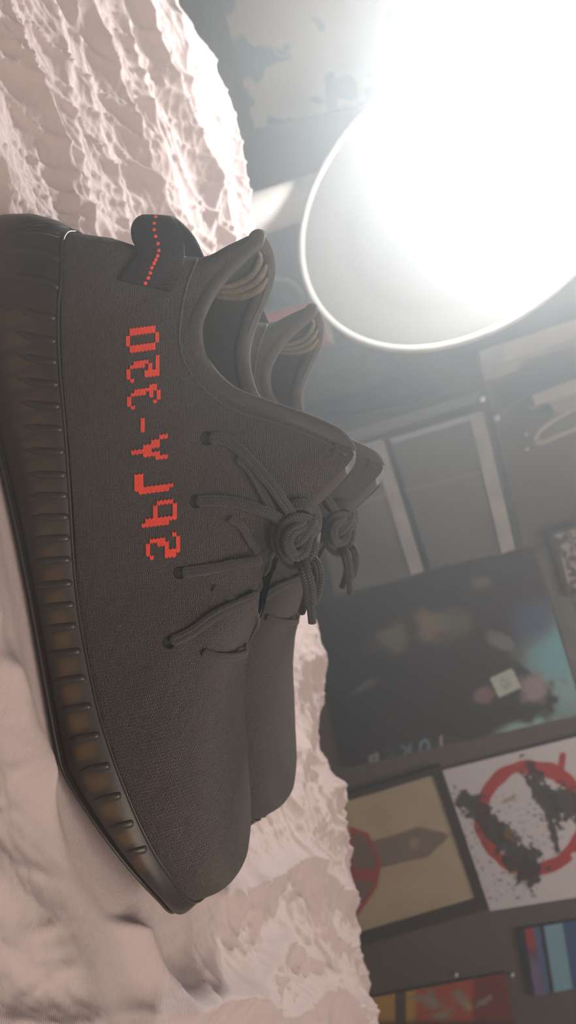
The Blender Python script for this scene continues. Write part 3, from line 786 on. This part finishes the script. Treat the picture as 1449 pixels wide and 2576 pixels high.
def paint_tower(x, y):
    c = np.ones((len(x), 3)) * np.array([.56, .49, .33]) * (1 + .10 * noise2(x * .015, y * .015, 3) + .05 * noise2(x * .06, y * .06, 4))[:, None]
    ax = (1140, 2098); bx = (945, 2150); L = math.hypot(ax[0] - bx[0], ax[1] - bx[1]); d = ((ax[0] - bx[0]) / L, (ax[1] - bx[1]) / L)
    s = (x - bx[0]) * d[0] + (y - bx[1]) * d[1]; w = np.abs(-(x - bx[0]) * d[1] + (y - bx[1]) * d[0])
    half = np.interp(s, [-10, 60, 62, 120, 125, 150, 160, 182, 186, 205], [36, 36, 36, 40, 40, 26, 20, 10, 3, 1])
    m = ((s > -10) & (s < 205)) * (1 - sstep(w, half - 3, half + 3))
    t = .5 + .5 * np.sin(s * .35) * np.sin(w * .45)
    c = over(c, m * .8, (.15, .105, .105)); c = over(c, m * t * .35, (.33, .27, .22))
    c = over(c, .8 * blob(x, y, 1045, 2121, 15, 15), (.40, .35, .25))
    # red bus: outline, window row, dark lower body
    bus = [(884, 2085), (925, 2100), (955, 2175), (945, 2230), (900, 2295), (884, 2280)]
    inside = np.zeros(len(x), bool); j = len(bus) - 1
    for i in range(len(bus)):
        xi, yi, xj, yj = *bus[i], *bus[j]
        inside ^= ((yi > y) != (yj > y)) & (x < (xj - xi) * (y - yi) / (yj - yi + 1e-9) + xi); j = i
    c = over(c, inside * .85, (.16, .11, .095)); c = over(c, inside * (1 - sstep(np.abs(y - 2200), 12, 20)) * .9, (.42, .06, .05))
    for i in range(len(bus)): c = over(c, seg(x, y, bus[i], bus[(i + 1) % len(bus)], 5.5), (.45, .06, .055))
    c = over(c, .8 * blob(x, y, 897, 2265, 11, 16), (.42, .36, .24))
    return c
def paint_ring(x, y):
    c = np.ones((len(x), 3)) * np.array([.78, .80, .86])
    d = np.hypot((x - 1340) / 1.0, (y - 2057) / 1.02); a = np.degrees(np.arctan2(y - 2057, x - 1340))
    r0 = 128 + 5 * noise2(a * .03, a * 0, 4); wd = 17 + 6 * noise2(a * .05, a * 0 + 3, 7)
    c = over(c, (1 - sstep(np.abs(d - r0), wd - 3, wd + 1)) * (noise2(x * .03, y * .03, 12) > -.75), (.52, .045, .04))
    c = over(c, np.maximum.reduce([seg(x, y, (1410, 1965), (1418, 1900), 9), seg(x, y, (1385, 1945), (1425, 1955), 14), seg(x, y, (1392, 1935), (1410, 1960), 14)]), (.52, .045, .04))
    # loose black brush strokes and splashes
    for i, (cx, cy, rx, ry, an, sd) in enumerate([(1185, 2020, 48, 30, 20, 1), (1240, 2080, 60, 30, 42, 2), (1290, 2135, 72, 36, 60, 3), (1335, 2185, 40, 52, 10, 4), (1370, 2000, 92, 26, 62, 5), (1430, 2020, 48, 46, 0, 6), (1395, 2100, 60, 10, 75, 7)]):
        c = over(c, .95 * blob(x, y, cx, cy, rx, ry, an, .16, .55, 40 + sd, .045), (.045, .038, .033))
    c = over(c, .8 * blob(x, y, 1290, 2105, 26, 12, 50, .5, .4, 60), (.22, .13, .06))
    c = over(c, .9 * blob(x, y, 1215, 2110, 34, 10, 60, .4, .5, 61), (.42, .05, .05))
    c = over(c, .7 * blob(x, y, 1285, 2010, 24, 7, -25, .4, .3, 63), (.40, .24, .08))
    sp = (noise2(x * .11, y * .11, 33) > .52) & (np.hypot(x - 1260, y - 2130) < 140); c = over(c, sp * .9, (.06, .05, .05))
    return c
def paint_sky(x, y):
    c = np.ones((len(x), 3)) * np.array([.10, .13, .14])
    n = noise2(x * .010, y * .010, 51) + .5 * noise2(x * .03, y * .03, 52)
    land = sstep(n + .9 * blob(x, y, 780, 40, 230, 150, 20, .6) + .9 * blob(x, y, 740, 230, 130, 70, 20, .6) - .7 * blob(x, y, 660, 135, 130, 36, -8, .6), .0, .3)
    c = over(c, land, (.42, .34, .25)); e = np.exp(-((n - .2) / .2) ** 2) * land
    c = over(c, .4 * e, (.50, .30, .22)); c = over(c, sstep(x, 860, 1050) * .5, (.45, .42, .40))
    r = np.hypot(x - 715, y - 120); c = over(c, .4 * (np.abs(r - 20) < 4) , (.5, .46, .4))
    return c
def paint_stripes(x, y):
    c = np.ones((len(x), 3)) * np.array([.02, .025, .04]); s = x - (y - 2330) * .16
    c = over(c, ((s > 1318) & (s < 1342)) * (1 - sstep(y, 2370, 2420)), (.40, .05, .06))
    c = over(c, ((s > 1318) & (s < 1356)) * sstep(y, 2380, 2430), (.20, .16, .33))
    c = over(c, ((s > 1342) & (s < 1358)) * 1.0, (.10, .17, .36))
    c = over(c, sstep(s, 1366, 1372) * (1 - sstep(s, 1412, 1424)), (.24, .48, .64))
    c = over(c, (s > 1418) * 1.0, (.05, .11, .30)); return c
def paint_flames(x, y):
    c = np.ones((len(x), 3)) * np.array([.05, .035, .03])
    c = over(c, sstep(x, 1010, 1040), (.46, .09, .045)); c = over(c, sstep(x, 1185, 1200), (.22, .04, .035))
    c = over(c, 1 - sstep(x, 1040, 1056), (.55, .34, .07)); c = over(c, ((x > 996) & (x < 1024)) * 1.0, (.09, .06, .05))
    for cx, cy, rx, ry, an, sd in [(1090, 2520, 34, 22, 40, 1), (1060, 2512, 30, 8, 0, 2), (1165, 2515, 36, 16, 45, 3), (1215, 2520, 26, 9, -30, 4), (1120, 2550, 26, 18, 0, 5)]:
        c = over(c, .85 * blob(x, y, cx, cy, rx, ry, an, .4, .6, 70 + sd, .06), (.30, .31, .25))
    c = over(c, .8 * blob(x, y, 1180, 2530, 22, 8, 60, .4, .4, 79), (.50, .36, .10))
    c = over(c, .9 * sstep(y, 2556, 2580), (.05, .035, .03)); return c
def paint_photo(x, y):
    n = noise2(x * .06, y * .06, 81) + .6 * noise2(x * .14, y * .14, 82)
    return np.ones((len(x), 3)) * np.array([.05, .05, .045]) + sstep(n, -.05, .25)[:, None] * np.array([.40, .38, .34])

def flatart(label, name, cat, cor, fn, n, k, Y=YW - .012, th=.006, group=None):
    o = quadpanel(name, cor, Y, th, M['paint'], None, n, k, fn); return tag(o, label, cat, group)
flatart('dark poster with a turquoise upper corner and a title down its right side', 'poster', 'poster', [(780, 1514), (1342, 1384), (1468, 1796), (862, 1934)], paint_dark, 230, 190, group=None)
flatart('white poster with a broken red brush ring and black paint splashes', 'poster', 'poster', [(1113, 1938), (1480, 1846), (1560, 2240), (1233, 2292)], paint_ring, 190, 190)
flatart('large beige and dark teal cloudy poster behind the white lamp', 'poster', 'poster', [(500, -230), (1080, -380), (1150, 210), (640, 322)], paint_sky, 160, 160)
flatart('blue poster with upright light blue, red and purple stripes', 'poster', 'poster', [(1300, 2340), (1500, 2308), (1530, 2470), (1335, 2508)], paint_stripes, 100, 80)
flatart('red and yellow picture with grey-green shapes, lowest on the wall', 'picture', 'picture', [(925, 2512), (1270, 2448), (1296, 2580), (950, 2650)], paint_flames, 140, 90)
fr = thing('framed_picture', 'framed cream print of a clock tower above a red bus', 'picture', tuple(px(1000, 2150, YW - .02)))
Yf = YW - .022
quadpanel('print', [(866, 2018), (1090, 1950), (1198, 2262), (900, 2350)], Yf + .006, .004, M['paint'], fr, 130, 170, paint_tower)
outer, inner = [(846, 2008), (1107, 1928), (1225, 2288), (884, 2388)], [(866, 2018), (1090, 1950), (1198, 2262), (900, 2350)]
for i in range(4):
    j = (i + 1) % 4
    quadpanel('frame_rail', [outer[i], outer[j], inner[j], inner[i]], Yf, .02, M['blackframe'], fr)
fr = thing('framed_photograph', 'black framed black and white photograph at the right picture edge', 'picture', tuple(px(1420, 1400, YW - .02)))
quadpanel('print', [(1394, 1346), (1520, 1310), (1560, 1450), (1434, 1486)], Yf + .006, .004, M['paint'], fr, 60, 60, paint_photo)
outer, inner = [(1376, 1340), (1530, 1296), (1575, 1460), (1424, 1502)], [(1394, 1346), (1520, 1310), (1560, 1450), (1434, 1486)]
for i in range(4):
    j = (i + 1) % 4
    quadpanel('frame_rail', [outer[i], outer[j], inner[j], inner[i]], Yf, .02, M['blackframe'], fr)
# grey wooden boards on the wall to the right of the cabinet
gb = thing('wood_panelling', 'grey wooden boards on the wall above the dark poster', 'panelling', tuple(px(1380, 1500, YW - .01)))
for k in range(4):
    x0, x1 = 1296 + k * 52, 1296 + (k + 1) * 52 - 3
    quadpanel('board', [(x0, 1392 - k * 13), (x1, 1379 - k * 13), (x1 + 125, 1800 - k * 13), (x0 + 125, 1813 - k * 13)], YW - .0045, .003, M['greywood'], gb)

# --- black cabinet with two smoky drawers
YK = 1.56
cab = thing('storage_cabinet', 'tall black cabinet with two smoky see-through drawers', 'cabinet', (px(1000, 1250, YK)[0], YK, 0))
def wbox(name, a, b, Y, depth, m, parent, z0=None):
    return None
quadpanel('body', [(560, 1130), (1222, 968), (1318, 1378), (640, 1560)], YK + .012, .26, M['cab'], cab)
quadpanel('side_post', [(700, 1140), (1205, 985), (1216, 1006), (720, 1168)], YK + .002, .02, mat('post_metal', (.16, .17, .18), .4), cab)
def drawer(cor, seam, rimtop, rimleft):
    d = quadpanel('drawer', cor, YK - .004, .016, M['plastic'], cab)
    quadpanel('top_rim', rimtop, YK - .010, .010, M['rim'], d)
    quadpanel('side_rim', rimleft, YK - .009, .009, M['rimblue'], d)
    quadpanel('divider', seam, YK - .008, .006, M['rim'] if False else mat('divider_plastic', (.20, .20, .20), .4), d)
drawer([(984, 1112), (1210, 1042), (1290, 1386), (1084, 1430)], [(1016, 1232), (1222, 1180), (1224, 1187), (1018, 1240)], [(1184, 1058), (1216, 1036), (1296, 1380), (1262, 1394)], [(980, 1104), (1210, 1034), (1213, 1048), (984, 1116)])
drawer([(770, 1176), (962, 1116), (1060, 1442), (842, 1500)], [(862, 1276), (972, 1240), (974, 1248), (865, 1284)], [(934, 1118), (964, 1106), (1066, 1436), (1034, 1446)], [(780, 1158), (960, 1104), (962, 1114), (782, 1168)])
# legs down to the floor
pb = px(800, 1300, YK)
for dx in (-.16, .12):
    box('foot', (pb[0] + dx - .02, YK + .02, 0), (pb[0] + dx + .02, YK + .06, px(600, 1300, YK)[2] + .12), M['cab'], cab)
# small round knobs
def uvball(c, r, n=12, sc=(1, 1, 1)):
    v = [np.array(c) + np.array([math.sin(math.pi * i / n) * math.cos(2 * math.pi * j / (2 * n)) * r * sc[0], math.sin(math.pi * i / n) * math.sin(2 * math.pi * j / (2 * n)) * r * sc[1], math.cos(math.pi * i / n) * r * sc[2]]) for i in range(n + 1) for j in range(2 * n)]
    return v, grid(n + 1, 2 * n, True)
v, f = uvball(px(1212, 1003, YK - .006), .0075); mesh('knob', v, f, M['chrome'], cab)
# --- boards and strap to the upper right, on the wall
sh = thing('wall_shelf', 'pale beige wall shelf above the cabinet, higher of the two', 'shelf', tuple(px(1330, 860, YW - .05)))
quadpanel('shelf_board', [(1205, 884), (1540, 772), (1540, 820), (1212, 926)], YW - .13, .13, M['beige'], sh)
quadpanel('front_lip', [(1205, 884), (1268, 862), (1294, 902), (1212, 926)], YW - .136, .006, M['rim'], sh)
quadpanel('bracket_board', [(1212, 926), (1330, 890), (1300, 935), (1218, 958)], YW - .10, .10, M['beige2'], sh)
s2 = thing('wall_shelf', 'shorter beige wall shelf with a looped strap hanging below it', 'shelf', tuple(px(1400, 980, YW - .05)))
quadpanel('shelf_board', [(1340, 994), (1540, 918), (1540, 962), (1346, 1020)], YW - .12, .12, M['beige'], s2)
quadpanel('bracket', [(1380, 1012), (1540, 962), (1540, 1000), (1400, 1040)], YW - .08, .08, M['beige2'], s2)
P = spline([px(a, b, YW - .07) for a, b in [(1540, 985), (1470, 1015), (1400, 1052), (1356, 1085), (1346, 1108), (1362, 1112), (1410, 1092), (1480, 1066), (1540, 1045)]], 60)
v, f, u = sweep(P, circ(.006, 12), np.array([0, -1.0, 0])); tag(mesh('strap', v, f, M['beige'], None, uv=u), 'beige looped strap hanging at the shorter shelf', 'strap')
nl = thing('wall_hook', 'small pale ball-headed wall hook beside the cabinet top', 'hook', tuple(px(1248, 1050, YW)))
v, f = uvball(px(1248, 1050, YW - .035), .011, sc=(1, 1, .8)); mesh('hook_head', v, f, M['chrome'], nl)
P = np.array([px(1248, 1050, YW - .03), px(1248, 1050, YW - .015) + [0, 0, 0], px(1248, 1050, YW)]); v, f, u = sweep(P, circ(.003, 8), np.array([0, 0, 1.0])); mesh('hook_stem', v, f, M['chrome'], nl)
P = spline([px(1262, 1040, YW - .012), px(1300, 1010, YW - .012), px(1338, 990, YW - .012)], 20); v, f, u = sweep(P, circ(.0012, 6), np.array([0, -1.0, 0])); tag(mesh('thread', v, f, M['beige2'], None), 'thin thread stretched from the ball-headed hook to the shelf', 'thread')
for i, (x, y, r, lb) in enumerate([(1322, 1092, .005, 'tiny pale ball standing for a glint below the looped strap'), (1326, 1130, .004, 'fainter tiny ball standing for a glint lower below the strap'), (1147, 2452, .006, 'pale pin above the middle of the red and yellow picture'), (1288, 2452, .006, 'pale pin beside the blue striped poster')]):
    v, f = uvball(px(x, y, YW - .006), r, 8); tag(mesh('pin_and_glint', v, f, M['chrome'], None), lb, 'pin', 'pins in the back wall')  # first two balls stand in for glints, the others are pins

# --- things on a low desk behind the sneakers' heels
YD = 1.52
zt_ = min(px(640, 800, YD)[2], px(725, 1035, YD + .1)[2], px(690, 900, YD + .1)[2], px(668, 905, YD)[2], px(655, 690, YD + .03)[2]) - .004
dk = thing('desk', 'dark low desk behind the bed, mostly hidden by the sneakers', 'desk', (px(700, 800, YD)[0], YD, 0))
xa_, xb_ = px(640, 600, YD)[0], px(640, 1000, YD)[0]
box('desk_top', (xa_, YD - .05, zt_ - .03), (xb_, YW - .02, zt_), M['cab'], dk)
for xx in (xa_ + .02, xb_ - .06):
    for yy in (YD - .03, YW - .08): box('leg', (xx, yy, 0), (xx + .04, yy + .04, zt_ - .03), M['cab'], dk)
def stand(o, z): return o
def col_px(name, cor, Y, th, m, parent, zb=None):
    return quadpanel(name, cor, Y, th, m, parent)
rb = thing('red_box', 'red carton with a beige edge, behind the farther heel', 'box', (px(760, 800, YD)[0], YD, zt_))
quadpanel('carton', [(640, 800), (802, 752), (829, 856), (668, 905)], YD, .05, M['redbox'], rb)
quadpanel('edge_strip', [(798, 750), (806, 748), (834, 856), (826, 858)], YD - .003, .053, M['beige'], rb)
cyl = thing('roll', 'short beige roll leaning beside the red carton', 'roll', (px(810, 780, YD)[0], YD + .07, zt_))
P = np.array([px(x, y, YD + .09) for x, y in [(650, 815), (700, 803), (780, 784), (832, 770), (846, 767)]])
v, f, u = sweep(P, circ(.017, 20), np.array([0, -1.0, 0]), scale=[1, 1, 1, 1, .86]); mesh('tube_body', v, f, M['beige'], cyl)
hp = thing('cable_loop', 'grey cable looped upright behind the nearer heel', 'cable', (px(735, 740, YD)[0], YD + .03, zt_))
P = spline([px(a, b, YD + .03) for a, b in [(655, 690), (675, 696), (702, 702), (722, 706), (742, 718), (756, 738), (762, 762), (752, 778), (700, 782), (655, 792)]], 60)
v, f, u = sweep(P, circ(.0055, 12), np.array([0, -1.0, 0])); mesh('cord', v, f, M['rim'], hp)
v, f, u = sweep(P[-14:] + [0, 0, -.001], circ(.009, 12), np.array([0, -1.0, 0])); mesh('plug', v, f, M['beige2'], hp)
# dark monitor-like box standing on the desk
db = thing('storage_box', 'dark grey storage box standing on the desk by the red carton', 'box', (px(850, 940, YD)[0], YD + .12, zt_))
quadpanel('box_front', [(690, 900), (950, 815), (985, 950), (725, 1035)], YD + .10, .14, mat('box_grey', (.075, .075, .075), .6, var=.3, vscale=30), db)
quadpanel('lid', [(945, 812), (965, 806), (1000, 948), (980, 954)], YD + .095, .15, mat('box_lid', (.06, .06, .062), .6), db)

# --- lamp: thick white column, round woven-textured shade, bright bulb
YL = 1.20
lamp = thing('floor_lamp', 'white lamp with a wide round ribbed shade and glaring bulb', 'lamp', (px(700, 480, YL)[0], YL + .06, 0))
cen = px(1127, 482, YL)
tocam = (CAM - cen) / np.linalg.norm(CAM - cen)
side = .503 * _U2 + .864 * (-(-_R2)) ; side = .503 * _U2 + .864 * _R2
side = -side; side -= tocam * side.dot(tocam); side /= np.linalg.norm(side)
ang = math.acos(290.25 / 397.2)
nrm = tocam * math.cos(ang) + side * math.sin(ang)
R_ = 397.2 / FPX * np.linalg.norm(CAM - cen) * .985
e1_ = np.cross(nrm, [0, 0, 1.0]); e1_ /= np.linalg.norm(e1_); e2_ = np.cross(nrm, e1_)
na = 144
def revolve(prof, name, m, parent, rib=0.0):
    V = []; U = []
    for i, (r, d) in enumerate(prof):
        for j in range(na):
            a = 2 * math.pi * j / na; dd = d + (rib * (1 if j % 2 else -1) if .66 < r < .93 else 0)
            V.append(cen + (e1_ * math.cos(a) + e2_ * math.sin(a)) * r * R_ + nrm * dd * R_); U.append((j / na * 2 * math.pi * r * R_, r * R_))
    return mesh(name, V, grid(len(prof), na, True), m, parent, uv=np.array(U))
def weave_bump(nt, b, N, tc):
    sp = N('SeparateXYZ'); nt.links.new(tc.outputs['UV'], sp.inputs[0])
    h = mth(nt, N, 'ABSOLUTE', mth(nt, N, 'SINE', mth(nt, N, 'MULTIPLY', sp.outputs[1], math.pi / .0035)))
    g_ = mth(nt, N, 'ABSOLUTE', mth(nt, N, 'SINE', mth(nt, N, 'MULTIPLY', sp.outputs[0], math.pi / .004)))
    bump_out(nt, b, N, mth(nt, N, 'MULTIPLY', h, g_), .0015)
M['shade'] = mat('white_woven_shade', (.15, .155, .15), .7, weave_bump)
revolve([(.10, -.20), (.2, -.195), (.4, -.175), (.6, -.13), (.66, -.112), (.70, -.11), (.75, -.09), (.80, -.07), (.86, -.045), (.92, -.02), (.96, -.004), (.985, .0), (1.0, -.006), (.99, -.022), (.9, -.05), (.7, -.14), (.4, -.2), (.10, -.225)], 'shade', M['shade'], lamp, .004)
revolve([(.968, -.002), (.975, .012), (.99, .017), (1.008, .012), (1.014, -.002), (1.008, -.016), (.99, -.02), (.975, -.014), (.968, -.002)], 'shade_rim', M['rim'], lamp)
revolve([(.0, -.15), (.08, -.15), (.125, -.155), (.135, -.165), (.135, -.21), (.0, -.23)], 'hub', M['white'], lamp)
# column under the shade and its foot
c0 = px(790, 490, 1.41); zc = px(850, 480, 1.41)[2]
pc = [(.052, 0.03), (.046, .2), (.040, .45), (.038, zc - .12), (.036, zc - .03), (.02, zc), (.012, zc + .005)]
V = []
for r, z in pc:
    for j in range(32):
        a = 2 * math.pi * j / 32; V.append((c0[0] + math.cos(a) * r, c0[1] + math.sin(a) * r, z))
mesh('column', V, grid(len(pc), 32, True), M['white'], lamp)
V = []
for r, z in [(.0, 0), (.10, 0), (.105, .008), (.10, .02), (.06, .032), (.0, .034)]:
    for j in range(40):
        a = 2 * math.pi * j / 40; V.append((c0[0] + math.cos(a) * r, c0[1] + math.sin(a) * r, z))
mesh('foot', V, grid(6, 40, True), M['white'], lamp)
back = cen - nrm * R_ * .2; cu = np.array([c0[0], c0[1], zc])
P = spline([cu - [0, 0, .03], cu + [0, .015, .02], (cu + back) / 2 - nrm * .02 + [0, .03, 0], back], 24)
v, f, u = sweep(P, circ(.012, 14), np.array([0, 1.0, .01])); mesh('neck', v, f, M['white'], lamp)
P = spline([back, px(1330, 330, 1.42), px(1500, 190, 1.36), px(1440, 150, 1.2), BULB + (BULB - CAM) * .02], 40)
v, f, u = sweep(P, circ(.008, 12), np.array([0, 1.0, .01])); mesh('bulb_arm', v, f, M['white'], lamp)
v, f = uvball(BULB, .024, 16); bo = mesh('bulb', v, f, M['bulb'], lamp)
bo.visible_shadow = True
